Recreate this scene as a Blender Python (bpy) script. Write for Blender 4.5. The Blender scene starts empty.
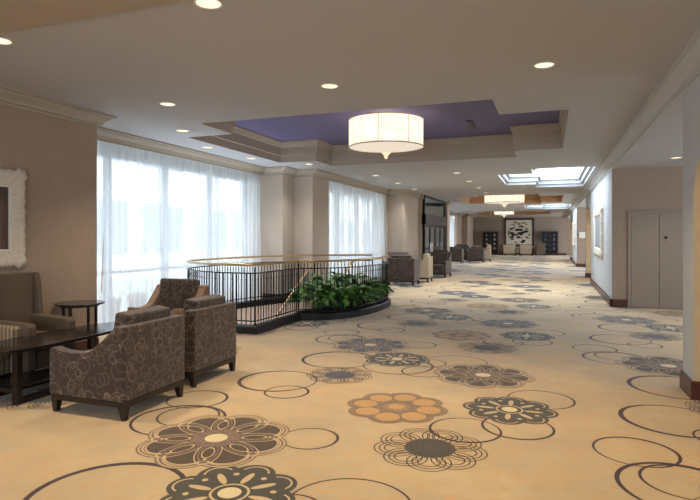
import bpy, bmesh, math, random
from mathutils import Vector, Matrix
random.seed(7)
R = math.radians
PI = math.pi
C = bpy.context.scene.collection
sc = bpy.context.scene

# ------------------------------------------------------------------ materials
def lin(c):
    return tuple((x/12.92 if x <= .04045 else ((x+.055)/1.055)**2.4) for x in (v/255 for v in c))

class NT:
    def __init__(s, name):
        s.m = bpy.data.materials.new(name); s.m.use_nodes = True
        s.t = s.m.node_tree; s.t.nodes.clear()
        s.out = s.n('ShaderNodeOutputMaterial')
    def n(s, typ, ins=None, **kw):
        nd = s.t.nodes.new(typ)
        for k, v in kw.items(): setattr(nd, k, v)
        for k, v in (ins or {}).items():
            if isinstance(v, bpy.types.NodeSocket): s.t.links.new(v, nd.inputs[k])
            else: nd.inputs[k].default_value = v
        return nd
    def mix(s, f, a, b, blend='MIX'):
        nd = s.t.nodes.new('ShaderNodeMix'); nd.data_type = 'RGBA'; nd.blend_type = blend
        for i, v in ((0, f), (6, a), (7, b)):
            if isinstance(v, bpy.types.NodeSocket): s.t.links.new(v, nd.inputs[i])
            else:
                nd.inputs[i].default_value = v if i == 0 else (*v, 1)
        return nd.outputs[2]
    def math(s, op, a, b=0.0, c=None):
        d = {0: a, 1: b}
        if c is not None: d[2] = c
        return s.n('ShaderNodeMath', d, operation=op).outputs[0]
    def coords(s, scale=(1,1,1), kind='Object'):
        tc = s.n('ShaderNodeTexCoord')
        return s.n('ShaderNodeMapping', {'Vector': tc.outputs[kind], 'Scale': scale}).outputs[0]
    def noise(s, vec, scale, detail=3, rough=.5):
        return s.n('ShaderNodeTexNoise', {'Vector': vec, 'Scale': scale, 'Detail': detail, 'Roughness': rough}).outputs[0]
    def ramp(s, f, a, b):
        return s.n('ShaderNodeMapRange', {'Value': f, 'From Min': a, 'From Max': b}, clamp=True).outputs[0]
    def surf(s, sh):
        s.t.links.new(sh, s.out.inputs[0]); return s.m
    def bsdf(s, col, rough=.6, metal=0, bump=None, bs=.2, bd=.01, **kw):
        d = {'Base Color': col if isinstance(col, bpy.types.NodeSocket) else (*col, 1), 'Roughness': rough, 'Metallic': metal}
        if bump is not None:
            d['Normal'] = s.n('ShaderNodeBump', {'Height': bump, 'Strength': bs, 'Distance': bd}).outputs[0]
        d.update(kw)
        return s.n('ShaderNodeBsdfPrincipled', d).outputs[0]

def plain(name, rgb, rough=.6, metal=0, var=.12, scale=8, bump=0, stretch=(1,1,1), **kw):
    t = NT(name); v = t.coords(stretch); nz = t.noise(v, scale)
    c = lin(rgb)
    col = t.mix(nz, tuple(x*(1-var) for x in c), tuple(min(1, x*(1+var)) for x in c))
    return t.surf(t.bsdf(col, rough, metal, nz if bump else None, bump or .1, **kw))

def emit(name, rgb, strength):
    t = NT(name)
    return t.surf(t.n('ShaderNodeEmission', {'Color': (*lin(rgb), 1), 'Strength': strength}).outputs[0])

M = {}
M['ceiling'] = plain('ceiling_paint', (180,182,187), .8, var=.02, scale=2)
M['ceiling_warm_lit'] = plain('ceiling_warm_light_tint', (168,156,140), .8, var=.02, scale=2)  # warm lamp light on the near ceiling, put into its colour
M['violet'] = plain('violet_ceiling_paint', (112,108,150), .8, var=.04)
M['wall_brown'] = plain('brown_fabric_wallcovering', (160,142,127), .85, var=.16, scale=60, bump=.25, stretch=(1,1,.05))
M['wall_cream'] = plain('cream_wallcovering', (186,172,158), .8, var=.08, scale=50, bump=.15, stretch=(1,1,.05))
M['wall_white'] = plain('pale_wall_paint', (186,192,197), .75, var=.03)
M['wall_end'] = plain('end_wall_paint', (160,147,138), .8, var=.05)
M['arch'] = plain('warm_arch_reveal_paint', (206,190,160), .7, var=.05)
M['crown'] = plain('moulding_paint', (164,154,140), .55, var=.04)
M['crown_white'] = plain('pale_moulding_paint', (180,183,186), .55, var=.03)
M['base_wood'] = plain('dark_red_brown_wood', (82,46,36), .35, var=.3, scale=6, stretch=(1,1,8))
M['door_paint'] = plain('taupe_door_paint', (148,134,122), .6, var=.04)
M['espresso'] = plain('espresso_wood', (30,22,20), .32, var=.3, scale=5, stretch=(1,6,1))
M['table_gloss'] = plain('polished_espresso_wood', (30,25,26), .16, var=.3, scale=5, stretch=(1,6,1))
M['iron'] = plain('black_iron', (30,31,36), .4, .6, var=.1)
M['brass'] = plain('brass', (196,166,122), .3, .7, var=.1)
M['kerb'] = plain('black_kerb', (26,27,34), .5, var=.1)
M['chrome'] = plain('chrome', (200,200,205), .15, 1, var=.03)
M['plaster_frame'] = plain('carved_white_plaster', (214,206,194), .6, var=.25, scale=28, bump=.9)
M['mirror'] = plain('dark_mirror', (110,88,76), .08, .7, var=.05)
M['stair_carpet'] = plain('brown_stair_carpet', (116,92,78), .95, var=.2, scale=60)
M['well'] = plain('brown_stairwell_wall', (142,118,102), .85, var=.08, scale=20)
M['soil'] = plain('dark_soil', (34,26,20), .95, var=.4, scale=40, bump=.8)
M['black'] = plain('black_lacquer', (26,24,26), .3, var=.1)
M['shelf_dark'] = plain('dark_shelf_wood', (58,48,46), .4, var=.2)
M['ivory'] = plain('ivory_upholstery', (212,200,184), .85, var=.06, scale=40, bump=.2)
M['taupe'] = plain('brown_wool_upholstery', (92,78,66), .95, var=.12, scale=70, bump=.3)
M['blue_glass'] = plain('blue_ceramic', (96,120,160), .2, var=.1)
M['pale_ceramic'] = plain('pale_ceramic', (196,190,184), .25, var=.05)
M['clay'] = plain('tan_clay', (176,150,118), .7, var=.1)
M['metal_frame'] = plain('grey_window_metal', (120,128,138), .4, .5, var=.05)
M['paper'] = plain('white_sign_card', (225,222,215), .6, var=.02)
M['white_trim'] = plain('white_trim', (226,222,214), .5, var=.02)
M['bulb'] = emit('downlight_bulb', (255,232,196), .62)
M['skylight'] = emit('skylight_daylight_panel', (230,240,250), 4.5)
M['dark_out'] = plain('vestibule_wall', (120,124,128), .6, var=.1)
M['crystal'] = emit('glowing_crystal', (255,226,186), .5)

# carpet base and pattern yarns
def carpet(name, a, b, var_b=None, speck=0):
    t = NT(name); v = t.coords()
    n1 = t.noise(v, .9, 4, .6); n2 = t.noise(v, 9, 5, .7); n3 = t.noise(v, 160, 2)
    col = t.mix(t.ramp(n1, .35, .65), lin(a), lin(b))
    if var_b:
        col = t.mix(t.math('MULTIPLY', t.ramp(n2, .5, .72), .6), col, lin(var_b))
    col = t.mix(t.math('MULTIPLY', n3, .35), col, (.02,.02,.02))
    if var_b:
        vo = t.n('ShaderNodeTexVoronoi', {'Vector': v, 'Scale': 3.2, 'Randomness': .9}).outputs['Distance']
        rg = t.math('FRACT', t.math('MULTIPLY', vo, 7.0))
        f2 = t.math('MULTIPLY', t.math('LESS_THAN', rg, .3), t.ramp(t.noise(v, 1.3, 2), .5, .62))
        col = t.mix(t.math('MULTIPLY', f2, .5), col, lin((214,158,100)))
        col = t.mix(t.math('MULTIPLY', t.ramp(t.noise(v, 3.4, 5, .7), .45, .6), .6), col, lin((196,168,128)))
    if speck:
        col = t.mix(t.ramp(t.noise(v, 75, 1), .5, .56), col, lin((150,125,95)))
    return t.surf(t.bsdf(col, .95, 0, n3, .35, .004, **{'Sheen Weight': .28, 'Sheen Roughness': .3, 'Sheen Tint': (.9,.95,1,1)}))
M['carpet'] = carpet('gold_beige_carpet', (224,200,156), (190,172,142), (220,170,108))
M['yarn_brown'] = carpet('brown_yarn', (98,78,62), (86,72,60))
M['yarn_olive'] = carpet('grey_olive_yarn', (90,84,72), (80,78,70))
M['yarn_slate'] = carpet('slate_yarn', (98,96,104), (90,88,98))
M['yarn_line'] = carpet('plum_brown_line_yarn', (78,56,52), (70,54,52))
M['yarn_purple'] = carpet('mauve_yarn', (128,106,100), (116,98,94), speck=1)
M['yarn_light'] = carpet('light_gold_yarn', (226,198,150), (214,190,150))
M['yarn_cream'] = carpet('cream_yarn', (240,224,180), (236,218,176))
M['yarn_tan'] = carpet('tan_yarn', (172,142,100), (160,134,98), speck=1)
M['yarn_orange'] = carpet('orange_gold_yarn', (210,166,106), (198,158,104))

M['beige'] = plain('beige_upholstery', (170,154,134), .9, var=.06, scale=40)
M['mauve'] = plain('mauve_brown_upholstery', (128,108,102), .9, var=.08, scale=40)
M['greyprint'] = plain('grey_blue_print', (140,148,156), .5, var=.3, scale=6)
# patterned upholstery: overlapping pale circles
def circles(name, base, line, sc1=9.5, wobble=True):
    t = NT(name); v = t.coords()
    w = t.noise(v, 140, 2)
    col = t.mix(w, tuple(x*.75 for x in lin(base)), tuple(x*1.25 for x in lin(base)))
    for k, (s, r) in enumerate(((sc1, .40), (sc1*1.35, .36), (sc1*.8, .44), (sc1*1.1, .42))):
        vv = t.n('ShaderNodeMapping', {'Vector': v, 'Location': (k*3.7, k*1.9, k*5.1)}).outputs[0]
        vo = t.n('ShaderNodeTexVoronoi', {'Vector': vv, 'Scale': s, 'Randomness': .75}).outputs['Distance']
        d = t.math('ABSOLUTE', t.math('SUBTRACT', vo, r))
        f = t.math('MULTIPLY', t.math('SUBTRACT', 1.0, t.ramp(d, .006, .028)), .5)
        col = t.mix(f, col, lin(line))
    return t.surf(t.bsdf(col, .85, 0, w, .15, .003, **{'Sheen Weight': .25}))
M['circle_fabric'] = circles('dark_brown_circle_fabric', (50,38,33), (132,112,97), 7.0)
M['circle_tan'] = circles('tan_circle_fabric', (132,102,76), (106,82,60))
def stripes(name, a, b, s=60):
    t = NT(name); v = t.coords()
    x = t.n('ShaderNodeSeparateXYZ', {0: v}).outputs
    f = t.math('SINE', t.math('MULTIPLY', t.math('ADD', x[1], x[0]), s*2))
    return t.surf(t.bsdf(t.mix(t.ramp(f, -.3, .3), lin(a), lin(b)), .85))
M['stripe'] = stripes('striped_fabric', (112,98,84), (156,142,120))

# sheer curtain
def sheer(name, tcol, trans):
    t = NT(name); v = t.coords((1,1,.02)); nz = t.noise(v, 30, 3)
    c = t.mix(nz, tuple(x*.86 for x in lin(tcol)), lin(tcol))
    tl = t.n('ShaderNodeBsdfTranslucent', {'Color': c}).outputs[0]
    df = t.n('ShaderNodeBsdfDiffuse', {'Color': c}).outputs[0]
    m1 = t.n('ShaderNodeMixShader', {0: .25, 1: tl, 2: df}).outputs[0]
    tr = t.n('ShaderNodeBsdfTransparent', {'Color': (.96,.98,1,1)}).outputs[0]
    f = t.math('ADD', t.math('MULTIPLY', t.ramp(nz, .3, .7), -.14), trans+.07)
    return t.surf(t.n('ShaderNodeMixShader', {0: f, 1: m1, 2: tr}).outputs[0])
M['sheer'] = sheer('white_sheer_voile', (240,243,247), .24)
M['drape'] = plain('grey_side_drape', (186,190,192), .9, var=.05)
def glass(name, col, gl=.08):
    t = NT(name)
    tr = t.n('ShaderNodeBsdfTransparent', {'Color': (*col, 1)}).outputs[0]
    g = t.n('ShaderNodeBsdfGlossy', {'Color': (.9,.95,1,1), 'Roughness': .03}).outputs[0]
    return t.surf(t.n('ShaderNodeMixShader', {0: gl, 1: tr, 2: g}).outputs[0])
M['glass'] = glass('clear_glass', (.93,.97,1))
M['glass_door'] = glass('grey_door_glass', (.45,.5,.55), .12)

# facade across the street
def facade():
    t = NT('pale_facade_with_window_bands'); v = t.coords()
    x = t.n('ShaderNodeSeparateXYZ', {0: v}).outputs
    fy = t.math('FRACT', t.math('MULTIPLY', x[1], .31)); fz = t.math('FRACT', t.math('MULTIPLY', t.math('ADD', x[2], .55), .3))
    a = t.math('MULTIPLY', t.math('GREATER_THAN', fy, .22), t.math('GREATER_THAN', fz, .42))
    col = t.mix(a, lin((240,240,238)), lin((150,160,170)))
    return t.surf(t.bsdf(col, .7))
M['facade'] = facade()
M['pavement'] = plain('pavement', (170,170,166), .8)

# lamp shade
def shade():
    t = NT('glowing_woven_shade'); v = t.coords()
    n = t.noise(v, 9, 4, .7); w = t.noise(t.coords((1,1,12)), 30, 2)
    x = t.n('ShaderNodeSeparateXYZ', {0: v}).outputs
    st = t.math('ADD', t.math('MULTIPLY', t.ramp(n, .42, .62), .5), t.math('ADD', .5, t.math('MULTIPLY', w, .12)))
    e = t.n('ShaderNodeEmission', {'Color': (*lin((255,234,214)), 1), 'Strength': t.math('MULTIPLY', st, .29)}).outputs[0]
    d = t.n('ShaderNodeBsdfTranslucent', {'Color': (.8,.75,.68,1)}).outputs[0]
    return t.surf(t.n('ShaderNodeAddShader', {0: e, 1: d}).outputs[0])
M['shade'] = shade()
M['diffuser'] = emit('glowing_diffuser', (255,236,214), .36)

# leaves
def leafm():
    t = NT('glossy_green_leaf'); v = t.coords()
    n = t.noise(v, 7, 3)
    return t.surf(t.bsdf(t.mix(t.ramp(n, .35, .65), lin((34,78,34)), lin((120,170,80))), .4, 0, **{'Specular IOR Level': .4}))
M['leaf'] = leafm()
M['petal'] = plain('white_bloom', (225,225,210), .5)

# abstract canvas
def canvas():
    t = NT('black_and_white_abstract_canvas'); v = t.coords()
    vv = t.n('ShaderNodeMapping', {'Vector': v, 'Rotation': (0, .7, 0), 'Scale': (2.0, 1, 3.6)}).outputs[0]
    vo = t.n('ShaderNodeTexVoronoi', {'Vector': vv, 'Scale': 1.5}).outputs['Distance']
    x = t.n('ShaderNodeSeparateXYZ', {0: v}).outputs
    r = t.n('ShaderNodeVectorMath', {0: v, 1: (.9, 0, .8)}, operation='MULTIPLY').outputs[0]
    L = t.n('ShaderNodeVectorMath', {0: r}, operation='LENGTH').outputs['Value']
    inside = t.math('LESS_THAN', L, .78)
    blot = t.math('MULTIPLY', t.math('LESS_THAN', vo, .5), inside)
    col = t.mix(blot, lin((226,222,212)), lin((24,24,30)))
    top_tint = t.math('MULTIPLY', t.ramp(x[2], .3, 1.0), .5)  # paler cream towards the top of the canvas
    col = t.mix(top_tint, col, lin((240,226,190)), 'LIGHTEN')
    return t.surf(t.bsdf(col, .5))
M['canvas'] = canvas()

# ------------------------------------------------------------------ mesh helpers
class MB:
    def __init__(s): s.v = []; s.f = []; s.mi = []
    def add(s, verts, faces, mi=0, mat=None):
        k = len(s.v)
        if mat is not None: verts = [tuple(mat @ Vector(p)) for p in verts]
        s.v += list(verts); s.f += [tuple(i+k for i in f) for f in faces]; s.mi += [mi]*len(faces)
        return s
    def box(s, x0, x1, y0, y1, z0, z1, mi=0, mat=None):
        v = [(x,y,z) for z in (z0,z1) for y in (y0,y1) for x in (x0,x1)]
        return s.add(v, [(0,2,3,1),(4,5,7,6),(0,1,5,4),(2,6,7,3),(0,4,6,2),(1,3,7,5)], mi, mat)
    def frustum(s, cx, cy, z0, z1, r0, r1, mi=0, dx=0, dy=0, mat=None):
        v = [(cx+dx+a*r0, cy+dy+b*r0, z0) for a,b in ((-1,-1),(1,-1),(1,1),(-1,1))] + [(cx+a*r1, cy+b*r1, z1) for a,b in ((-1,-1),(1,-1),(1,1),(-1,1))]
        return s.add(v, [(3,2,1,0),(4,5,6,7)]+[(i,(i+1)%4,4+(i+1)%4,4+i) for i in range(4)], mi, mat)
    def lathe(s, prof, n=32, c=(0,0,0), mi=0, close=False, sx=1, sy=1):
        v = []; f = []
        for (r, z) in prof:
            for i in range(n):
                a = 2*PI*i/n; v.append((c[0]+r*math.cos(a)*sx, c[1]+r*math.sin(a)*sy, c[2]+z))
        for j in range(len(prof)-1):
            for i in range(n):
                f.append((j*n+i, j*n+(i+1)%n, (j+1)*n+(i+1)%n, (j+1)*n+i))
        if close:
            f.append(tuple(reversed(range(n)))); f.append(tuple(range((len(prof)-1)*n, len(prof)*n)))
        return s.add(v, f, mi)
    def prism(s, poly, axis, a0, a1, mi=0):
        # poly of 2D points extruded along axis 'x','y','z'
        def p(u, w, a): return {'x': (a,u,w), 'y': (u,a,w), 'z': (u,w,a)}[axis]
        n = len(poly)
        v = [p(u,w,a0) for u,w in poly]+[p(u,w,a1) for u,w in poly]
        return s.add(v, [tuple(range(n)), tuple(reversed(range(n,2*n)))]+[(i,n+i,n+(i+1)%n,(i+1)%n) for i in range(n)], mi)
    def tube(s, pts, r, n=8, mi=0, closed=False, flat=1.0):
        P_ = [Vector(p) for p in pts]; m = len(P_); v = []; f = []
        for i, p in enumerate(P_):
            a = P_[(i-1) % m] if closed or i > 0 else p
            b = P_[(i+1) % m] if closed or i < m-1 else p
            d = (b-a).normalized()
            up = Vector((0,0,1)) if abs(d.z) < .95 else Vector((1,0,0))
            e1 = d.cross(up).normalized(); e2 = e1.cross(d).normalized()
            for k in range(n):
                t = 2*PI*k/n
                q = p+e1*math.cos(t)*r+e2*math.sin(t)*r*flat; v.append(tuple(q))
        last = m if closed else m-1
        for i in range(last):
            for k in range(n):
                f.append((i*n+k, i*n+(k+1)%n, ((i+1)%m)*n+(k+1)%n, ((i+1)%m)*n+k))
        if not closed:
            f.append(tuple(reversed(range(n)))); f.append(tuple(range((m-1)*n, m*n)))
        return s.add(v, f, mi)
    def build(s, name, mats, parent=None, loc=(0,0,0), smooth=False, bevel=0, seg=2, sub=0, recalc=True):
        me = bpy.data.meshes.new(name); me.from_pydata(s.v, [], s.f)
        if not isinstance(mats, (list, tuple)): mats = [mats]
        for m in mats: me.materials.append(m)
        me.polygons.foreach_set('material_index', s.mi)
        if recalc:
            bm = bmesh.new(); bm.from_mesh(me); bmesh.ops.recalc_face_normals(bm, faces=bm.faces); bm.to_mesh(me); bm.free()
        if smooth:
            me.polygons.foreach_set('use_smooth', [True]*len(me.polygons))
        me.update()
        o = bpy.data.objects.new(name, me); C.objects.link(o); o.location = loc
        if parent: o.parent = parent
        if bevel:
            b = o.modifiers.new('bevel', 'BEVEL'); b.width = bevel; b.segments = seg; b.limit_method = 'ANGLE'; b.angle_limit = R(40)
            me.polygons.foreach_set('use_smooth', [True]*len(me.polygons))
            w = o.modifiers.new('wn', 'WEIGHTED_NORMAL')
        if sub:
            q = o.modifiers.new('sub', 'SUBSURF'); q.levels = q.render_levels = sub
        return o

def tag(o, label=None, cat=None, group=None, kind=None):
    if label: o['label'] = label
    if cat: o['category'] = cat
    if group: o['group'] = group
    if kind: o['kind'] = kind
    return o
def empty(name, loc, rz=0, label=None, cat=None, group=None):
    o = bpy.data.objects.new(name, None); C.objects.link(o); o.location = loc; o.rotation_euler = (0,0,rz)
    o.empty_display_size = .1
    return tag(o, label, cat, group)
def struct(o): o['kind'] = 'structure'; return o
def kids(o): return [c for c in bpy.data.objects if c.parent == o]
def copy_tree(o, parent=None):
    c = o.copy(); C.objects.link(c)
    if parent: c.parent = parent
    for ch in kids(o): copy_tree(ch, c)
    return c
def smoothpath(pts, n=6, closed=False):
    out = []; m = len(pts)
    rng = range(m) if closed else range(m-1)
    for i in rng:
        g = lambda k: Vector(pts[k % m]) if closed else Vector(pts[max(0, min(m-1, k))])
        p0,p1,p2,p3 = g(i-1),g(i),g(i+1),g(i+2)
        for k in range(n):
            t = k/n
            out.append(tuple(.5*((2*p1)+(-p0+p2)*t+(2*p0-5*p1+4*p2-p3)*t*t+(-p0+3*p1-3*p2+p3)*t**3)))
    if not closed: out.append(tuple(pts[-1]))
    return out
def offset_line(path, d, closed=False):
    # offset to the right of travel direction
    n = len(path); out = []
    for i in range(n):
        p = Vector(path[i][:2])
        a = Vector(path[(i-1) % n][:2]) if (closed or i > 0) else None
        b = Vector(path[(i+1) % n][:2]) if (closed or i < n-1) else None
        ns = []
        if a is not None: t = (p-a).normalized(); ns.append(Vector((t.y, -t.x)))
        if b is not None: t = (b-p).normalized(); ns.append(Vector((t.y, -t.x)))
        if len(ns) == 2:
            m = ns[0]+ns[1]
            if m.length < 1e-6: m = ns[0]
            m = m.normalized(); m = m/max(.3, m.dot(ns[0]))
        else: m = ns[0]
        out.append((p.x+m.x*d, p.y+m.y*d))
    return out
def sweep(mb, path, prof, closed=False, mi=0, closedprof=True):
    rows = []
    for (d, z) in prof:
        rows.append([(x, y, z) for x, y in offset_line(path, d, closed)])
    n = len(path); v = [p for r in rows for p in r]; f = []
    last = n if closed else n-1
    m = len(prof); lj = m if closedprof else m-1
    for j in range(lj):
        for i in range(last):
            a = j*n+i; b = j*n+(i+1) % n; c = ((j+1) % m)*n+(i+1) % n; d = ((j+1) % m)*n+i
            f.append((a,b,c,d))
    if not closed and closedprof:
        f.append(tuple(j*n for j in range(m))); f.append(tuple(reversed([j*n+n-1 for j in range(m)])))
    mb.add(v, f, mi)

H = 3.1
XR = 1.24; XL = -5.6; YE = 47.0; YB = -4.0

# ------------------------------------------------------------------ stair opening outline
rail_pts = [(-4.25,8.98),(-4.28,7.48)]
left_curve = smoothpath([(-4.28,7.48),(-4.8,7.48),(-5.2,7.58),(-5.6,7.82),(-5.95,8.06),(-6.15,8.5),(-6.2,9.1),(-6.14,9.8),(-5.97,10.5),(-5.72,11.1),(-5.4,11.6),(-4.95,12.05),(-4.4,12.35),(-3.95,12.42)], 4)
right_curve = smoothpath([(-3.62,12.15),(-3.38,11.75),(-3.3,11.25),(-3.29,10.65),(-3.36,10.08),(-3.5,9.6),(-3.74,9.24),(-4.0,9.05),(-4.25,8.98)], 4)
RAIL = list(right_curve) + left_curve          # open path; gap at the stair entrance (far right)
hole = [(-4.36,7.6)] + [p for p in offset_line(left_curve, .12) if p[1] > 7.5 and p[0] < -4.4 and p[1] < 11.9] + [(-5.2,11.9),(-4.22,11.9),(-4.22,9.08),(-4.36,9.0)]
hole = [(x, y) for x, y in hole]

def inpoly(x, y, poly):
    c = False; n = len(poly)
    for i in range(n):
        x0,y0 = poly[i]; x1,y1 = poly[(i+1) % n]
        if (y0 > y) != (y1 > y) and x < (x1-x0)*(y-y0)/(y1-y0)+x0: c = not c
    return c

# ------------------------------------------------------------------ floor with woven pattern
FX0, FX1 = -8.2, 6.5
outer = [(FX0,YB),(FX1,YB),(FX1,YE),(FX0,YE)]
bm = bmesh.new()
es = []
for loop in (outer, hole):
    vs = [bm.verts.new((x,y,0)) for x,y in loop]
    es += [bm.edges.new((vs[i], vs[(i+1) % len(vs)])) for i in range(len(vs))]
bmesh.ops.triangle_fill(bm, edges=es, use_beauty=True)
bm.verts.index_update()
fl = MB()
fl.add([tuple(v.co) for v in bm.verts], [tuple(v.index for v in f.verts) for f in bm.faces])
bm.free()
YN = ['carpet','yarn_brown','yarn_olive','yarn_slate','yarn_line','yarn_purple','yarn_light','yarn_cream','yarn_tan','yarn_orange']
YI = {n: i for i, n in enumerate(YN)}
tile = MB(); lo = MB()
LAY = [0]
def lay():
    LAY[0] = (LAY[0]+1) % 12
    return LAY[0]*1.2e-5
def disc(mb, x, y, r, z, m, n=40):
    z += lay()
    mb.add([(x+r*math.cos(2*PI*i/n), y+r*math.sin(2*PI*i/n), z) for i in range(n)], [tuple(range(n))], YI[m])
def ring(mb, x, y, r, w, z, m, n=44, w2=None, ang=0, a0=0, a1=2*PI, sy=1, rot=0):
    w2 = w if w2 is None else w2; z += lay()
    v = []; full = abs(a1-a0-2*PI) < 1e-6; k = n if full else n+1
    for i in range(k):
        a = a0+(a1-a0)*i/n; t = .5+.5*math.cos(a-ang); ww = w+(w2-w)*t
        for rr in (r-ww/2, r+ww/2):
            px = rr*math.cos(a); py = rr*math.sin(a)*sy
            v.append((x+px*math.cos(rot)-py*math.sin(rot), y+px*math.sin(rot)+py*math.cos(rot), z))
    mb.add(v, [(2*i, 2*i+1, (2*i+3) % (2*k), (2*i+2) % (2*k)) for i in range(n)], YI[m])
def petals(x, y, r, n, off=0): return [(x+r*math.cos(2*PI*i/n+off), y+r*math.sin(2*PI*i/n+off), 2*PI*i/n+off) for i in range(n)]
Z0 = .0006
def flower(mb, x, y, r, fill, line='yarn_purple', light='yarn_light', n=8, hi=True):
    s = 44 if hi else 16
    # rim scallops
    q_ = petals(x,y,r*.62,n)
    for px,py,a in q_: disc(mb, px,py,r*.38, Z0*2, line, s)
    if hi:
        for px,py,a in q_: disc(mb, px,py,r*.355, Z0*2.4, light, s)
        for px,py,a in q_: disc(mb, px,py,r*.335, Z0*2.8, line, s)
        for px,py,a in q_: disc(mb, px,py,r*.27, Z0*3.2, light, s)
    for px,py,a in q_: disc(mb, px,py,r*.25, Z0*3.5, fill, s)
    disc(mb, x,y,r*.70, Z0*3.8, fill, s)
    if not hi:
        disc(mb, x,y,r*.16, Z0*6, 'yarn_cream', 16); return
    for px,py,a in petals(x,y,r*.66,n):
        ring(mb, px,py,r*.26, r*.022, Z0*4.3, light, 30, a0=a-1.7, a1=a+1.7)
    for px,py,a in petals(x,y,r*.50,n, PI/n):
        for k, q in enumerate((.30,.22,.14)):
            ring(mb, px,py,r*q*1.15, r*(.03 if k != 1 else .045), Z0*(5+k*.3), light if k != 1 else line, 26, sy=.45, rot=a)
    for px,py,a in petals(x,y,r*.27,n*2): disc(mb, px,py,r*.06, Z0*6.4, line, 10)
    ring(mb, x,y,r*.2, r*.14, Z0*6.6, line, 30)
    disc(mb, x,y,r*.15, Z0*7, 'yarn_cream', 30)
def spoke(mb, x, y, r, fill='yarn_olive', n=8, hi=True):
    s = 40 if hi else 14
    for px,py,a in petals(x,y,r*.65,n): disc(mb, px,py,r*.35, Z0*2, fill, s)
    disc(mb, x,y,r*.72, Z0*2.2, fill, s)
    if not hi: disc(mb, x,y,r*.2, Z0*5, 'yarn_light', 14); return
    for px,py,a in petals(x,y,r*.7,n): ring(mb, px,py,r*.22, r*.03, Z0*3, 'yarn_light', 20, a0=a-1.3, a1=a+1.3)
    for px,py,a in petals(x,y,r*.5,n):
        ring(mb, px,py,r*.1, r*.19, Z0*3.4, 'yarn_light', 14, sy=.3, rot=a)
    for px,py,a in petals(x,y,r*.62,n, PI/n): disc(mb, px,py,r*.05, Z0*3.4, 'yarn_light', 8)
    ring(mb, x,y,r*.27, r*.04, Z0*4, 'yarn_light', 26)
    disc(mb, x,y,r*.17, Z0*5, 'yarn_cream', 20)
def coins(mb, x, y, r, hi=True):
    s = 44 if hi else 14
    for px,py,a in petals(x,y,r*.62,8): disc(mb, px,py,r*.36, Z0*2, 'yarn_tan', s)
    if hi:
        for px,py,a in petals(x,y,r*.62,8):
            for q in (.36,.32,.285): ring(mb, px,py,r*q, r*.012, Z0*(2.6), 'yarn_purple', 26)
    disc(mb, x,y,r*.7, Z0*2.2, 'yarn_tan', s)
    if not hi: return
    for px,py,a in petals(x,y,r*.62,8):
        ring(mb, px,py,r*.25, r*.018, Z0*3.2, 'yarn_purple', 26)
        disc(mb, px,py,r*.225, Z0*3, 'yarn_orange', 26)
    for q in (.28,.33): ring(mb, x,y,r*q, r*.02, Z0*3, 'yarn_purple', 26)
    disc(mb, x,y,r*.16, Z0*5, 'yarn_orange', 22)
def wire(mb, x, y, r, core='yarn_olive', n=9, hi=True):
    if hi:
        for px,py,a in petals(x,y,r*.62,n):
            for k,q in enumerate((.37,.28,.19)): ring(mb, px,py,r*q, .009, Z0*(2+.2*k), 'yarn_line', 26)
    else:
        for px,py,a in petals(x,y,r*.62,n): ring(mb, px,py,r*.33, .014, Z0*2, 'yarn_line', 12)
    disc(mb, x,y,r*.44, Z0*3.2, core, 40 if hi else 12)
    if hi:
        for q in (.14,.24,.34): ring(mb, x,y,r*q,.006, Z0*4, 'yarn_line', 26)
RINGS = [(-2.66,5.13,.40,.012,.045,3.5),(-2.39,4.78,.21,.014,.028,0),(-3.06,4.29,.27,.012,.03,1.0),(-2.86,3.76,.37,.014,.035,2.2),
         (-2.84,3.86,.25,.012,.024,2.0),(-1.68,3.74,.21,.010,.024,0.3),(-2.42,2.52,.44,.016,.05,2.4),(-.08,5.36,.29,.010,.024,.6),
         (-.24,4.52,.27,.014,.028,4.7),(-.62,4.32,.27,.01,.03,4.7),(-1.32,6.02,.24,.012,.024,4.2),(-1.05,6.6,.36,.009,.016,1.5),
         (-1.66,2.45,.40,.01,.03,-.3),(-1.35,2.7,.2,.01,.02,-.3)]
for mb, hi in ((tile, True), (lo, False)):
    flower(mb, -2.33, 3.5, .56, 'yarn_brown', hi=hi)
    spoke(mb, -1.76, 2.78, .41, 'yarn_olive', hi=hi)
    coins(mb, -1.27, 4.69, .46, hi=hi)
    wire(mb, -.80, 3.86, .40, 'yarn_olive', hi=hi)
    spoke(mb, -.33, 4.95, .40, 'yarn_olive', hi=hi)
    flower(mb, -.68, 6.08, .54, 'yarn_brown' if hi else 'yarn_slate', hi=hi)
    wire(mb, -2.14, 5.56, .36, 'yarn_slate', hi=hi)
    for (x,y,r,w,w2,a) in RINGS: ring(mb, x,y,r,w*1.15,Z0,'yarn_line', 44 if hi else 18, w2=w2*.9, ang=a)
PX_, PY_ = 3.62, 3.74
for j in range(-1, 12):
    for i in range(-1, 3):
        src = tile if j <= 2 else lo
        dx = i*PX_; dy = j*PY_
        k = len(fl.v); keepv = {}
        for f, mi in zip(src.f, src.mi):
            cx = sum(src.v[q][0] for q in f)/len(f)+dx; cy = sum(src.v[q][1] for q in f)/len(f)+dy
            if cy > YE-.6 or cy < YB+.5 or cx < -6.2 or cx > 5.5: continue
            if cx < -4 and inpoly(cx, cy, hole): continue
            if any(inpoly(src.v[q][0]+dx, src.v[q][1]+dy, hole) for q in f[:1]): continue
            idx = []
            for q in f:
                if q not in keepv:
                    keepv[q] = len(fl.v); fl.v.append((src.v[q][0]+dx, src.v[q][1]+dy, src.v[q][2]))
                idx.append(keepv[q])
            fl.f.append(tuple(idx))
            fl.mi.append(YI['yarn_slate'] if (mi == YI['yarn_brown'] and (i+j) % 2 and j > 0) else mi)
floor = struct(fl.build('floor', [M[n] for n in YN], recalc=False))

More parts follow.
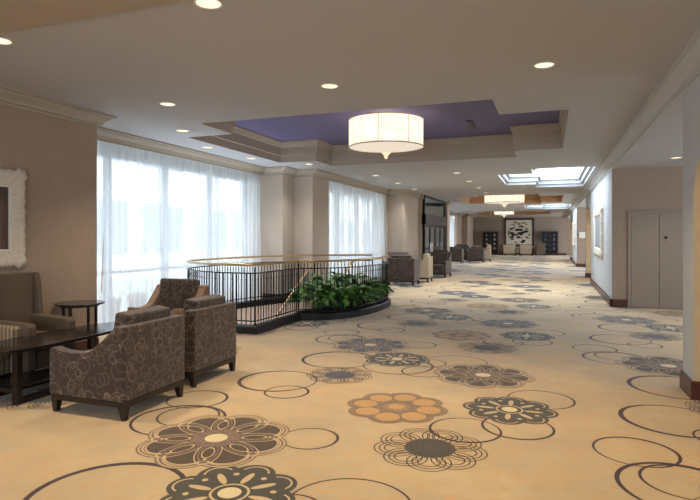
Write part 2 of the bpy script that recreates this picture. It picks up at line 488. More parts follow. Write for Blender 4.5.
# ------------------------------------------------------------------ ceiling with coffers
def plus(x0,x1,y0,y1,ex,ey):
    # ears: x extends full range only for y in [y0+ey, y1-ey]; y full only for x in [x0+ex, x1-ex]
    return [(x0+ex,y0),(x1-ex,y0),(x1-ex,y0+ey),(x1,y0+ey),(x1,y1-ey),(x1-ex,y1-ey),(x1-ex,y1),(x0+ex,y1),(x0+ex,y1-ey),(x0,y1-ey),(x0,y0+ey),(x0+ex,y0+ey)]
cof1 = plus(-5.5,.22,6.6,11.55,.85,.85)
cof2 = plus(-3.7,.5,22.0,28.2,.9,.9)
cof3 = plus(-5.0,.0,36.5,42.5,.9,1.0)
sky1 = [(-.42,13.75),(1.0-.02,13.75),(.98,18.9),(-.42,18.9),(-.42,17.75),(-1.28,17.75),(-1.28,14.75),(-.42,14.75)]
sky2 = [(-.42+.0,26.6+2.2),(.98,28.8),(.98,34),(-.42,34),(-.42,33),(-1.28,33),(-1.28,29.8),(-.42,29.8)]
def rects_fill(mb, x0,x1,y0,y1, holes, z, mi=0):
    xs = sorted({x0,x1,*[p[0] for h in holes for p in h if x0 < p[0] < x1]}); ys = sorted({y0,y1,*[p[1] for h in holes for p in h if y0 < p[1] < y1]})
    for i in range(len(xs)-1):
        for j in range(len(ys)-1):
            cx = (xs[i]+xs[i+1])/2; cy = (ys[j]+ys[j+1])/2
            if any(inpoly(cx,cy,h) for h in holes): continue
            mb.add([(xs[i],ys[j],z),(xs[i+1],ys[j],z),(xs[i+1],ys[j+1],z),(xs[i],ys[j+1],z)], [(0,3,2,1)], mi)
cm = MB()
rects_fill(cm, FX0+.6, XR, 3.08, YE, [cof1,cof2,cof3,sky1,sky2], H)
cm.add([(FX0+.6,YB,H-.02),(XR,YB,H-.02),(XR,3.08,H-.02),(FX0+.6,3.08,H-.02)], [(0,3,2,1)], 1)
cm.add([(FX0+.6,3.08,H-.02),(XR,3.08,H-.02),(XR,3.08,H),(FX0+.6,3.08,H)], [(0,1,2,3)], 1)  # small step along the edge of the painted warm light
struct(cm.build('ceiling', [M['ceiling'], M['ceiling_warm_lit']], recalc=False))
def coffer(name, poly, top, wallm, topm, prof):
    mb = MB(); sweep(mb, poly, prof, closed=True, closedprof=False)
    o = struct(mb.build(name, wallm))
    t = MB(); xs = [p[0] for p in poly]; ys = [p[1] for p in poly]
    t.add([(min(xs)-.2,min(ys)-.2,top),(max(xs)+.2,min(ys)-.2,top),(max(xs)+.2,max(ys)+.2,top),(min(xs)-.2,max(ys)+.2,top)], [(0,3,2,1)])
    p = t.build('ceiling_panel', topm, parent=o, recalc=False)
    return o
# poly is counter-clockwise -> right side is outside; negative offsets go inwards
cprof = [(0,H),(0,H+.14),(-.015,H+.15),(-.015,H+.32),(-.03,H+.33),(-.05,H+.38),(-.07,H+.42),(-.07,H+.46)]
M['coffer_side'] = plain('coffer_moulding_paint', (170,158,144), .6, var=.05, scale=20, stretch=(.1,.1,1))
coffer('trim_1', cof1, H+.455, M['coffer_side'], M['violet'], cprof)
M['warm_side'] = plain('warm_coffer_paint', (186,150,112), .6, var=.05)
coffer('trim_2', cof2, H+.455, M['warm_side'], M['warm_side'], cprof)
coffer('trim_3', cof3, H+.455, M['warm_side'], M['ceiling'], cprof)
sprof = [(0,H),(0,H+.07),(-.07,H+.09),(-.07,H+.2),(-.14,H+.22),(-.14,H+.46)]
M['sky_trim'] = plain('skylight_moulding_paint', (170,176,180), .6, var=.02)
coffer('trim_4', sky1, H+.455, M['sky_trim'], M['skylight'], sprof)
coffer('trim_5', sky2, H+.455, M['sky_trim'], M['skylight'], sprof)

# ------------------------------------------------------------------ left wall path
HB = 2.93
def wallquads(mb, path, z0, z1, skip=(), mi=0):
    for i in range(len(path)-1):
        if i in skip: continue
        (x0,y0),(x1,y1) = path[i], path[i+1]
        mb.add([(x0,y0,z0),(x1,y1,z0),(x1,y1,z1),(x0,y0,z1)], [(0,1,2,3)], mi)
W1X = -6.32; W2X = -5.32
Lp = [(XL,YB),(XL,5.66),(W1X,5.66),(W1X,11.4),(-5.8,11.4),(-5.8,12.02),(W2X,12.02),(W2X,13.05),(W2X,18.35),(W2X,18.5),(-4.78,18.5),(-4.78,20.9),(-4.57,20.9),(-4.57,25.4),(-4.45,25.4),(-4.45,26.0),(-6.2,26.0),(-6.2,38.3),(-6.0,38.3),(-6.0,40.2),(-5.6,40.2),(-5.6,42.4),(-6.05,42.4),(-6.05,YE)]
wl = MB()
wallquads(wl, Lp[:3], 0, H)
struct(wl.build('wall_left', M['wall_brown']))
wl2 = MB()
for i in range(3, len(Lp)-1):
    a, b = Lp[i-1+0], Lp[i]
segs = [(i, Lp[i], Lp[i+1]) for i in range(2, len(Lp)-1)]
for i, a, b in segs:
    if (a,b) in (((W1X,5.66),(W1X,11.4)), ((W2X,13.05),(W2X,18.35)), ((-6.2,26.0),(-6.2,38.3))):
        wallquads(wl2, [a,b], HB-.0, H)       # header above the windows
        continue
    if a == (-4.57,20.9): continue
    wallquads(wl2, [a,b], 0, H)
# recess returns beside window 2
wallquads(wl2, [(W2X,13.05),(W2X-.5,13.05)], 0, H); wallquads(wl2, [(W2X,18.35),(W2X-.5,18.35)], 0, H)
wallquads(wl2, [(W1X,11.4),(W1X-.5,11.4)], 0, H); wallquads(wl2, [(W1X,5.66),(W1X-.5,5.66)], 0, H)
struct(wl2.build('wall_left_piers', M['wall_cream'])).name = 'wall_left_window_side'
crown_prof = [(0,HB),(.02,HB),(.02,HB+.03),(.05,HB+.04),(.06,HB+.07),(.12,HB+.12),(.13,HB+.14),(.17,HB+.145),(.17,H),(0,H)]
cl = MB(); sweep(cl, Lp[:13], [(d,z) for d,z in crown_prof]); struct(cl.build('trim_6', M['crown']))
cl = MB(); sweep(cl, Lp[13:], [(d,z) for d,z in crown_prof]); struct(cl.build('trim_7', M['crown']))
bprof = [(0,0),(.018,0),(.018,.15),(.012,.17),(0,.17)]
bl = MB(); sweep(bl, Lp[:3], bprof); sweep(bl, Lp[3:8], bprof); sweep(bl, Lp[8:13], bprof); sweep(bl, Lp[13:17], bprof); sweep(bl, Lp[17:], bprof)
struct(bl.build('baseboard_left', M['base_wood']))

# ------------------------------------------------------------------ windows
def window(n, x, y0, y1, cols, z0=.0, z1=HB-.05):
    fr = MB(); fr.box(x-.06,x,y0,y1,z0,z0+.12); fr.box(x-.06,x,y0,y1,z1-.08,z1+.12)
    ys = [y0+(y1-y0)*i/cols for i in range(cols+1)]
    for y in ys: fr.box(x-.08,x+.02,y-.045,y+.045,z0,z1)
    for i in range(cols): fr.box(x-.05,x,ys[i],ys[i+1],.88,.93)
    o = struct(fr.build('window_%d' % n, M['metal_frame']))
    for i in range(cols):
        g = MB(); g.add([(x-.03,ys[i],z0),(x-.03,ys[i+1],z0),(x-.03,ys[i+1],z1),(x-.03,ys[i],z1)], [(0,1,2,3)])
        g.build('pane', M['glass'], parent=o)
window(1, W1X-.45, 5.66, 11.4, 4)
window(2, W2X-.45, 13.05, 18.35, 3)
window(3, -6.6, 26.0, 38.3, 6)

def curtain(x, y0, y1, label, amp=.035, wl=.17, z0=.03, z1=HB+.02, phase=0, mat='sheer', grp=None):
    n = max(8, int((y1-y0)/wl*10)); rows = 9; v = []; f = []
    rnd = random.Random(int(y0*100)+5)
    ph = [0.0]; 
    for i in range(n): ph.append(ph[-1]+2*PI/10*(.75+.5*rnd.random()))
    am = [amp*(.6+.8*rnd.random()) for _ in range(n//10+2)]
    for j in range(rows+1):
        t = j/rows; z = z0+(z1-z0)*t
        for i in range(n+1):
            a = am[i//10]*(1-i%10/10)+am[min(i//10+1, len(am)-1)]*(i%10/10)
            xx = x+a*math.sin(ph[i]+phase)*(1-.25*t)+.012*math.sin(ph[i]*.31+4*t)
            v.append((xx, y0+(y1-y0)*i/n, z))
    for j in range(rows):
        for i in range(n):
            k = j*(n+1)+i; f.append((k,k+1,k+n+2,k+n+1))
    o = MB(); o.add(v, f); c = o.build('sheer_curtain' if mat == 'sheer' else 'side_drape', M[mat], smooth=True, recalc=False)
    tag(c, label, 'curtain', grp); return c
c1 = [5.72, 7.86, 9.6, 11.40]
labs = ['white sheer curtain panel beside the brown wall and side table', 'white sheer curtain panel in the middle of the large near window', 'white sheer curtain panel next to the pale pier, behind the oval stair railing']
for i in range(3): curtain(W1X-.07+.015*(i % 2), c1[i]-(.03 if i else -.01), c1[i+1]+.03 if i < 2 else c1[i+1]-.01, labs[i])
curtain(W2X-.07, 13.02, 15.5, 'sheer curtain panel on the second window, half nearer the paired piers')
curtain(W2X-.07, 15.45, 18.3, 'sheer curtain panel on the second window, half nearer the seating group')
curtain(-6.3, 26.1, 38.2, 'sheer curtain on the distant window past the glass entrance doors')
w = MB(); w.tube([(XL+.05,5.72,2.1-.65),(XL+.03,5.71,.75)], .008)
tag(w.build('curtain_wand', M['white_trim']), 'thin white curtain pull rod hanging at the corner of the brown wall', 'rod')

# ------------------------------------------------------------------ entrance doors (glass) in left wall
dx = -4.57; fr = MB()
fr.box(dx-.06,dx+.04,20.9,25.4,H-.08,H); fr.box(dx-.06,dx+.04,20.9,20.98,0,H); fr.box(dx-.06,dx+.04,25.32,25.4,0,H)
fr.box(dx-.06,dx+.04,20.9,25.4,2.02,2.1)
door = struct(fr.build('door_1', M['black']))
hd = MB(); hd.box(dx-.1,dx+.1,20.9,25.4,1.98,2.38); hd.build('header_band', M['shelf_dark'], parent=door, bevel=.01)
g = MB(); g.add([(dx,20.9,2.38),(dx,25.4,2.38),(dx,25.4,H-.08),(dx,20.9,H-.08)], [(0,1,2,3)]); g.build('transom_pane', M['glass_door'], parent=door)
for k in range(4):
    y0 = 20.98+k*1.085; y1 = y0+1.085
    l = MB(); l.box(dx-.025,dx+.025,y0+.01,y0+.13,.0,2.0); l.box(dx-.025,dx+.025,y1-.13,y1-.01,.0,2.0)
    l.box(dx-.025,dx+.025,y0+.1,y1-.1,0,.28); l.box(dx-.025,dx+.025,y0+.1,y1-.1,1.88,2.0); l.box(dx-.025,dx+.025,y0+.1,y1-.1,.98,1.06)
    leaf = l.build('door_leaf', M['black'], parent=door)
    g = MB(); g.add([(dx,y0+.1,.28),(dx,y1-.1,.28),(dx,y1-.1,1.9),(dx,y0+.1,1.9)], [(0,1,2,3)]); g.build('pane', M['glass_door'], parent=leaf)
    hh = MB(); yy = y1-.18 if k % 2 == 0 else y0+.18; hh.tube([(dx+.06,yy,.85),(dx+.06,yy,1.25)], .012); hh.build('pull_handle', M['chrome'], parent=leaf)

# ------------------------------------------------------------------ right side: wall segments, arches, alcoves
def arch_segment(mb, y0, y1, ya, yb, mi_wall=0, mi_arch=1, zs=1.85, depth=.35, back=True):
    """wall x=XR from y0..y1 with an arched opening ya..yb"""
    r = (yb-ya)/2; cy = (ya+yb)/2; ztop = zs+.62
    N = 20
    arc = [(cy - r*math.cos(PI*i/N), zs+(ztop-zs)*math.sin(PI*i/N)) for i in range(N+1)]
    mb.add([(XR,y0,0),(XR,ya,0),(XR,ya,H),(XR,y0,H)], [(0,1,2,3)], mi_wall)
    mb.add([(XR,yb,0),(XR,y1,0),(XR,y1,H),(XR,yb,H)], [(0,1,2,3)], mi_wall)
    for i in range(N):
        (a,za),(b,zb) = arc[i], arc[i+1]
        mb.add([(XR,a,za),(XR,b,zb),(XR,b,H),(XR,a,H)], [(0,1,2,3)], mi_wall)
        mb.add([(XR,a,za),(XR+depth,a,za),(XR+depth,b,zb),(XR,b,zb)], [(0,1,2,3)], mi_arch)
    for y in (ya,yb):
        mb.add([(XR,y,0),(XR+depth,y,0),(XR+depth,y,zs),(XR,y,zs)], [(0,1,2,3)], mi_arch)
bays = [(-4.0,6.26,3.0,5.84),(12.9,22.1,19.3,21.8),(29.2,38.5,35.0,37.6)]
for k, (y0,y1,ya,yb) in enumerate(bays):
    mb = MB(); arch_segment(mb, y0,y1,ya,yb)
    D = .35
    # end faces and side room behind the arch
    mb.add([(XR,y1,0),(XR+D,y1,0),(XR+D,y1,H),(XR,y1,H)], [(0,1,2,3)], 0)
    mb.add([(XR+D,yb,0),(XR+D,y1,0),(XR+D,y1,H),(XR+D,yb,H)], [(0,1,2,3)], 1)
    mb.add([(XR+D,y0,0),(XR+D,ya,0),(XR+D,ya,H),(XR+D,y0,H)], [(0,1,2,3)], 1)
    # side room
    q = 3.2
    mb.add([(XR+q,ya-.8,0),(XR+q,y1-.05,0),(XR+q,y1-.05,HB),(XR+q,ya-.8,HB)], [(0,1,2,3)], 1)
    mb.add([(XR+D,ya-.8,0),(XR+q,ya-.8,0),(XR+q,ya-.8,HB),(XR+D,ya-.8,HB)], [(0,1,2,3)], 1)
    mb.add([(XR+D,y1-.05,0),(XR+q,y1-.05,0),(XR+q,y1-.05,HB),(XR+D,y1-.05,HB)], [(0,1,2,3)], 1)
    mb.add([(XR+D,ya-.8,HB),(XR+q,ya-.8,HB),(XR+q,y1-.05,HB),(XR+D,y1-.05,HB)], [(0,1,2,3)], 1)
    o = struct(mb.build('wall_right' if k == 0 else 'wall_right.%03d' % k, [M['wall_white'], M['arch']]))
    bb = MB()
    bp = [(0,0),(.025,0),(.025,.15),(.015,.17),(0,.17)]
    sweep(bb, [(XR+D,y1),(XR,y1),(XR,yb),(XR+D,yb)], bp)
    sweep(bb, [(XR+D,ya),(XR,ya),(XR,y0)], bp)
    struct(bb.build('baseboard_right' if k == 0 else 'baseboard_right.%03d' % k, M['base_wood']))
# alcoves
alc = [(6.26,12.9),(22.1,29.2),(38.5,YE)]
for k,(y0,y1) in enumerate(alc):
    mb = MB(); xe = 5.2
    mb.add([(XR,y1,0),(xe,y1,0),(xe,y1,H),(XR,y1,H)], [(0,1,2,3)])
    mb.add([(xe,y0,0),(xe,y1,0),(xe,y1,H),(xe,y0,H)], [(0,1,2,3)])
    mb.add([(XR+.35,y0,0),(xe,y0,0),(xe,y0,H),(XR+.35,y0,H)], [(0,1,2,3)])
    struct(mb.build('wall_alcove' if k == 0 else 'wall_alcove.%03d' % k, M['wall_brown']))
    cb = MB(); cb.box(XR,xe,y0,y1,HB,H+.02)
    struct(cb.build('ceiling_alcove' if k == 0 else 'ceiling_alcove.%03d' % k, M['ceiling']))
    if k < 2:
        b2 = MB(); x1 = 1.53 if k == 0 else xe
        b2.box(XR-.012,x1,y1-.03,y1,0,.17); b2.box(XR-.025,XR+.01,y1-.03,y1+.3,0,.17)
        struct(b2.build('baseboard_alcove' if k == 0 else 'baseboard_alcove.001', M['base_wood']))
rc = MB(); sweep(rc, [(XR,YE),(XR,YB)], crown_prof); struct(rc.build('trim_8', M['crown_white']))

# alcove door
d = MB(); y = 12.9
d.box(1.54,1.60,y-.035,y,0,2.03); d.box(3.04,3.10,y-.035,y,0,2.03); d.box(1.6005,3.0395,y-.034,y,1.97,2.03)
dr = struct(d.build('door_2', M['door_paint']))
for k,(a,b) in enumerate(((1.60,2.12),(2.125,3.04))):
    l = MB(); l.box(a+.005,b-.005,y-.02,y,.02,1.97); lf = l.build('door_leaf', M['door_paint'], parent=dr, bevel=.004)
kb = MB(); kb.lathe([(.0,0),(.022,.0),(.022,.008),(.012,.012),(.012,.03),(.026,.04),(.02,.06),(.0,.065)], 14)
ko = kb.build('door_knob', M['iron'], parent=lf, loc=(2.24,y-.02,1.48), smooth=True); ko.rotation_euler = (R(90),0,0)

# end wall and back wall
e = MB(); e.add([(-8.2,YE,0),(XR,YE,0),(XR,YE,H),(-8.2,YE,H)], [(0,1,2,3)]); struct(e.build('wall_end', M['wall_end']))
e = MB(); e.add([(-8.2,YB,0),(6.5,YB,0),(6.5,YB,H),(-8.2,YB,H)], [(0,1,2,3)]); struct(e.build('wall_back', M['wall_cream']))
e = MB(); e.box(-6.05,XR,YE-.03,YE,0,.17); struct(e.build('baseboard_end', M['base_wood']))
e = MB(); sweep(e, [(-6.05,YE),(XR,YE)], crown_prof); struct(e.build('trim_9', M['crown']))

# ------------------------------------------------------------------ outside
o = MB(); o.box(-15,-14.5,-6,60,-3,11); struct(o.build('exterior_facade', M['facade']))
o = MB(); o.add([(-14.5,-6,-.12),(-6.8,-6,-.12),(-6.8,60,-.12),(-14.5,60,-.12)], [(0,1,2,3)]); struct(o.build('ground_terrace', M['pavement']))
for k,(px,py,s,lb) in enumerate(((-7.6,7.1,1,'tan clay planter outside, behind the sheer curtain nearest the brown wall'),(-7.6,8.0,.8,'small tan planter outside, seen dimly through the curtain left of the armchairs'),(-7.6,8.7,.85,'tan planter outside, seen through the curtain above the facing armchair'))):
    p = MB(); p.lathe([(.0,0),(.15*s,0),(.22*s,.5*s),(.24*s,.52*s),(.24*s,.6*s),(.2*s,.6*s),(.19*s,.52*s),(0,.5*s)], 20)
    tag(p.build('outdoor_planter', M['clay'], loc=(px,py,-.12), smooth=True), lb, 'planter')

# ------------------------------------------------------------------ stairwell
wm = MB(); wallquads(wm, hole+[hole[0]], -3.0, .0); struct(wm.build('wall_stairwell', M['well']))
o = MB(); o.add([(-6.3,7.3,-3.0),(-4.0,7.3,-3.0),(-4.0,12.2,-3.0),(-6.3,12.2,-3.0)], [(0,1,2,3)]); struct(o.build('floor_lower', M['stair_carpet']))
st = empty('staircase', (-4.72,11.9,0), 0, 'carpeted staircase descending inside the oval railing', 'staircase')
N = 15
tm = MB()
for k in range(N):
    y1 = -k*.28; z1 = -(k+1)*.155
    tm.box(-.46,.46, y1-.30, y1, z1-.22, z1)
tm.build('flight', M['stair_carpet'], parent=st)
for s in (-1,1):
    sm = MB(); x = s*.47
    sm.prism([(0.0,-.02),(0.0,-.36),(-4.05,-2.62),(-4.05,-2.26)], 'x', x-.025, x+.025)
    sm.build('stringer', M['brass'] if False else plain('honey_wood_stringer', (176,132,88), .4), parent=st)
    hm = MB(); hm.tube([(x,.02,.92),(x,-.15,.90),(x,-4.05,.90-3.9*.155/.28)], .024, 8); hm.build('handrail', M['brass'], parent=st, smooth=True)
    for k in range(8):
        bmx = MB(); yy = -.05-k*.5; zt = .9-max(0,(-yy-.15))*.155/.28
        bmx.box(x-.01,x+.01,yy-.01,yy+.01,zt-.95,zt); bmx.build('baluster', M['iron'], parent=st)

# ------------------------------------------------------------------ planter + kerb + railing
kb = MB(); sweep(kb, RAIL, [(-.07,0),(.07,0),(.07,.11),(.05,.13),(-.05,.13),(-.07,.11)])
struct(kb.build('kerb_stair_opening', M['kerb']))
pb = [p for p in offset_line(right_curve, .07)] 
bed = MB(); poly = [(x,y) for x,y in pb if y < 11.75] + [(-4.17,9.05),(-4.17,11.8)]
poly = [(x,y) for x,y in poly]; bed.prism(poly, 'z', 0.001, .16)
tag(bed.build('planter_bed', M['soil']), 'curved soil bed full of leafy plants behind the railing bulge', 'planter')

rl = empty('stair_railing', (-4.28,7.48,0), 0, 'black iron baluster railing with brass handrail around the stair opening', 'railing')
inv = Vector((4.28,-7.48,0))
def rp(path, z): return [(x+4.28, y-7.48, z) for x,y in path]
b = MB(); b.tube(rp(RAIL, 1.06), .021, 10); b.build('brass_handrail', M['brass'], parent=rl, smooth=True)
b = MB(); b.tube(rp(RAIL, .93), .014, 6, flat=.8); b.build('upper_rail', M['iron'], parent=rl)
b = MB(); b.tube(rp(RAIL, .19), .013, 6, flat=.8); b.build('lower_rail', M['iron'], parent=rl)
# baluster stations
L = [0]; 
for i in range(1,len(RAIL)): L.append(L[-1]+math.dist(RAIL[i-1],RAIL[i]))
NB = 150
def at_len(s):
    for i in range(1,len(L)):
        if L[i] >= s or i == len(L)-1:
            t = (s-L[i-1])/(L[i]-L[i-1]); a,b_ = RAIL[i-1],RAIL[i]
            return (a[0]+(b_[0]-a[0])*t, a[1]+(b_[1]-a[1])*t, math.atan2(b_[1]-a[1], b_[0]-a[0]))
def balshape(mb, x=0, y=0, c=None):
    mb.box(x-.006,x+.006,y-.006,y+.006,.13,.93); mb.lathe([(.008,.82),(.016,.83),(.008,.84)], 6, c=(x,y,0))
bb = MB(); balshape(bb); bal0 = bb.build('baluster', M['iron'], parent=rl)
bb = MB(); bb.box(-.011,.011,-.011,.011,.1,1.02); bb.lathe([(.035,.13),(.035,.142),(.016,.155)], 10)
post0 = bb.build('post', M['iron'], parent=rl)
stn = sorted([at_len(L[-1]*k/NB) for k in range(1,NB)], key=lambda p: p[0]**2+p[1]**2)
rest = MB()
for k,(x,y,a) in enumerate(stn):
    if k >= 99: balshape(rest, x+4.28, y-7.48); continue
    if k: o = bal0.copy(); C.objects.link(o)
    else: o = bal0
    o.parent = rl; o.location = (x+4.28,y-7.48,0); o.rotation_euler = (0,0,a)
rest.build('far_balusters', M['iron'], parent=rl)['kind'] = 'stuff'
for k,(x,y) in enumerate([RAIL[0],RAIL[-1],(-4.28,7.48),(-4.25,8.98)]):
    if k: o = post0.copy(); C.objects.link(o)
    else: o = post0
    o.parent = rl; o.location = (x+4.28,y-7.48,0)

# plants
def plant(x, y, h, spread, seed, label, nl=46, bloom=False):
    rnd = random.Random(seed); root = empty('leafy_plant', (x,y,.16), 0, label, 'plant', 'broad-leaved green plants in the curved planter')
    mb = MB(); sm = MB()
    for i in range(nl):
        a = rnd.random()*2*PI; reach = spread*(.25+.75*rnd.random()); top = h*(.45+.6*rnd.random())*(1.1-.45*reach/spread)
        ln = .18+.16*rnd.random(); wd = ln*.125*(1+.5*rnd.random())
        bx,by = reach*.65*math.cos(a), reach*.65*math.sin(a)
        base = Vector((bx,by,top*.8)); dirv = Vector((math.cos(a),math.sin(a),1.0-.8*rnd.random()))
        tw = rnd.uniform(-.7,.7)
        side = Vector((-math.sin(a),math.cos(a),tw)).normalized()
        pts = []; K = 6
        for k in range(K+1):
            t = k/K
            c = base+dirv*ln*t+Vector((0,0,-ln*.6*t*t)); w = wd*math.sin(PI*min(1,(t*.92+.05)))**.8
            pts += [tuple(c-side*w+Vector((0,0,w*.35))), tuple(c), tuple(c+side*w+Vector((0,0,w*.35)))]
        mb.add(pts, [q for k in range(K) for q in ((3*k,3*k+1,3*k+4,3*k+3),(3*k+1,3*k+2,3*k+5,3*k+4))])
        if i % 2 == 0: sm.tube([(bx*.1,by*.1,-.01),(bx*.6,by*.6,top*.5),tuple(base)], .004, 4)
    mb.build('foliage', M['leaf'], parent=root, smooth=True, recalc=False)
    sm.build('stem', M['leaf'], parent=root)
    if bloom:
        for k in range(3):
            q = MB(); q.lathe([(0,0),(.02,.02),(.028,.05),(.015,.09),(0,.11)], 8)
            a = rnd.random()*6; q.build('bloom', M['petal'], parent=root, loc=(.15*math.cos(a),.15*math.sin(a),h*.95))
    return root
PL = [(-4.02,9.28,.56,.42,'leafy green plant at the near corner of the planter by the straight railing'),
      (-3.72,9.42,.50,.32,'leafy green plant just behind the front of the railing bulge'),
      (-3.98,9.72,.66,.34,'tall leafy plant over the stair edge, second row from the planter corner'),
      (-3.52,9.95,.44,.28,'low plant against the balusters in the middle of the railing bulge'),
      (-3.88,10.25,.66,.34,'bushy tall plant in the middle of the planter'),
      (-3.48,10.5,.42,.28,'low plant with pale blooms near the outer curve of the planter'),
      (-3.85,10.8,.58,.30,'medium leafy plant behind the middle of the planter'),
      (-3.45,11.05,.42,.26,'small plant near the outer right curve of the railing'),
      (-3.85,11.35,.50,.28,'leafy plant at the far end of the planter by the stair top')]
for k,(x,y,h,s,lb) in enumerate(PL): plant(x,y,h*1.04,s*(1.1 if k < 5 else .85),20+k,lb, 92, bloom=(k in (3,5,7)))

# ------------------------------------------------------------------ armchairs (local: front = +X, width along Y)
def armchair(name, W=.78, D=.80, hb=.765, ha=.555, body='circle_fabric', cush='circle_fabric', seatm=None, loc=(0,0,0), rz=0, label='', group=None, pillow=True, boxy=False, legs='espresso'):
    root = empty(name, loc, rz, label, 'armchair', group)
    hx = D/2; hy = W/2; z0 = .155
    prof = [(-hx+.01,z0),(hx,z0),(hx,ha-.02),(hx-.02,ha)]
    if boxy: prof += [(-hx+.1,ha+.005),(-hx+.01,ha+.01)]
    else:
        for i in range(12):
            t = i/11; xx = hx-.10-t*(D-.20); zz = ha-.02+(hb-ha+.015)*(max(0,(t-.52))/.48)**1.15-.012*math.sin(PI*min(1,t/.45))
            prof.append((xx,zz))
        prof.append((-hx+.01,hb))
    for s in (-1,1):
        a = MB(); y0,y1 = (hy-.11,hy) if s > 0 else (-hy,-hy+.11)
        a.prism(prof, 'y', y0, y1); a.build('armrest', M[body], parent=root, bevel=.015, seg=2)
    bk = MB()
    bk.prism([(-hx,z0),(-hx+.13,z0),(-hx+.13,hb-.01),(-hx+.11,hb),(-hx,hb)] if not boxy else [(-hx,z0),(-hx+.13,z0),(-hx+.13,hb),(-hx,hb)], 'y', -hy+.008, hy-.008)
    bk.build('backrest', M[body], parent=root, bevel=.018, seg=2)
    sr = MB(); sr.box(-hx+.12,hx-.015,-hy+.10,hy-.10,z0,.30); sr.build('seat_base', M[body], parent=root, bevel=.01)
    sc_ = MB(); sc_.box(-hx+.13,hx+.01,-hy+.115,hy-.115,.30,.455); sc_.build('seat_cushion', M[seatm or cush], parent=root, bevel=.04, seg=4)
    if pillow:
        m = Matrix.Translation((-hx+.2,0,.43)) @ Matrix.Rotation(R(-9),4,'Y')
        pc = MB(); pc.box(-.075,.075,-hy+.115,hy-.115,0,hb-.43+.095,mat=m); pc.build('back_cushion', M[cush], parent=root, bevel=.03, seg=3)
    rb = MB(); rb.box(-hx+.01,hx-.01,-hy+.01,hy-.01,.105,.156); rb.build('base_rail', M[legs], parent=root, bevel=.006)
    for sx in (-1,1):
        for sy in (-1,1):
            lg = MB(); lg.frustum(sx*(hx-.045), sy*(hy-.045), 0, .125, .019, .034, dx=sx*.012); lg.build('leg', M[legs], parent=root)
    return root
G1 = 'dark brown armchairs with pale circle pattern around the coffee table'
armchair('armchair', loc=(-3.625,3.94,0), rz=PI, label='circle-patterned brown armchair nearest the camera, back to the open carpet', group=G1, W=.80, D=.80)
armchair('armchair', loc=(-3.70,4.97,0), rz=PI, label='circle-patterned brown armchair beside the stair railing, second from the camera', group=G1, W=.80, D=.80)
armchair('armchair', loc=(-4.98,6.35,0), rz=-PI/2+.12, label='brown armchair with tan seat and arms facing the room in front of the curtains', group=G1, W=.80, D=.80, body='circle_tan', hb=.80)
for c in list(bpy.data.objects):
    if c.name.startswith('backrest') and c.parent and abs(c.parent.location.y-6.35) < .01 and c.parent.location.x < -4: pass
# striped tub chair at left edge
armchair('striped_armchair', loc=(-5.23,3.66,0), rz=.0, label='striped beige armchair at the left end of the oval coffee table', W=.80, D=.50, hb=.72, ha=.60, body='stripe', cush='stripe', boxy=True, pillow=False)

# wing-back settee
def settee(loc):
    root = empty('wingback_settee', loc, 0, 'tall plain brown wingback settee against the wall under the ornate frame', 'settee')
    D = .66; hx = D/2; W = .58; hy = W/2
    b = MB(); b.prism([(-hx,.14),(-hx+.14,.14),(-hx+.10,1.10),(-hx+.0,1.10)], 'y', -hy, hy); b.build('backrest', M['taupe'], parent=root, bevel=.02, seg=3)
    for s in (-1,1):
        y0,y1 = (hy-.05,hy+.01) if s > 0 else (-hy-.01,-hy+.05)
        w = MB(); w.prism([(-hx+.02,.5),(-hx+.02,1.095),(-hx+.12,1.095),(-hx+.15,1.0),(-hx+.19,.62),(-hx+.21,.5)], 'y', y0,y1); w.build('wing', M['taupe'], parent=root, bevel=.015)
        y0,y1 = (hy-.10,hy+.012) if s > 0 else (-hy-.012,-hy+.10)
        a = MB(); a.prism([(-hx+.05,.14),(hx,.14),(hx,.585),(hx-.03,.615),(-hx+.05,.64)], 'y', y0,y1); a.build('armrest', M['taupe'], parent=root, bevel=.02, seg=3)
    s_ = MB(); s_.box(-hx+.1,hx-.01,-hy+.1,hy-.1,.14,.33); s_.build('seat_base', M['taupe'], parent=root, bevel=.01)
    s_ = MB(); s_.box(-hx+.11,hx,-hy+.1,hy-.1,.33,.47); s_.build('seat_cushion', M['taupe'], parent=root, bevel=.04, seg=4)
    for sx in (-1,1):
        for sy in (-1,1):
            lg = MB(); lg.frustum(sx*(hx-.05), sy*(hy-.05), 0, .14, .018, .03); lg.build('leg', M['espresso'], parent=root)
settee((-5.23,4.36,0))

# coffee table
ct = empty('coffee_table', (-4.67,4.22,0), 0, 'long oval dark polished coffee table with a lower shelf', 'table')
def superell(a, b, n=64, e=2.25):
    out = []
    for i in range(n):
        t = 2*PI*i/n; c,s = math.cos(t), math.sin(t)
        out.append((math.copysign(abs(c)**(2/e), c)*b, math.copysign(abs(s)**(2/e), s)*a))
    return out
t = MB(); t.prism(superell(.96,.31), 'z', .47, .50); t.build('tabletop', M['table_gloss'], parent=ct, bevel=.006)
t = MB(); t.box(-.17,.17,-.60,.60,.13,.155); t.build('lower_shelf', M['table_gloss'], parent=ct)
for sx in (-1,1):
    for sy in (-1,1):
        l = MB(); l.box(sx*.2-.03,sx*.2+.03,sy*.62-.03,sy*.62+.03,0,.47); l.build('leg', M['espresso'], parent=ct, bevel=.003)
    r_ = MB(); r_.box(sx*.2-.025,sx*.2+.025,-.6,.6,0,.05); r_.build('floor_rail', M['espresso'], parent=ct)
for sy in (-1,1):
    r_ = MB(); r_.box(-.18,.18,sy*.62-.02,sy*.62+.02,.1,.14); r_.build('cross_rail', M['espresso'], parent=ct)

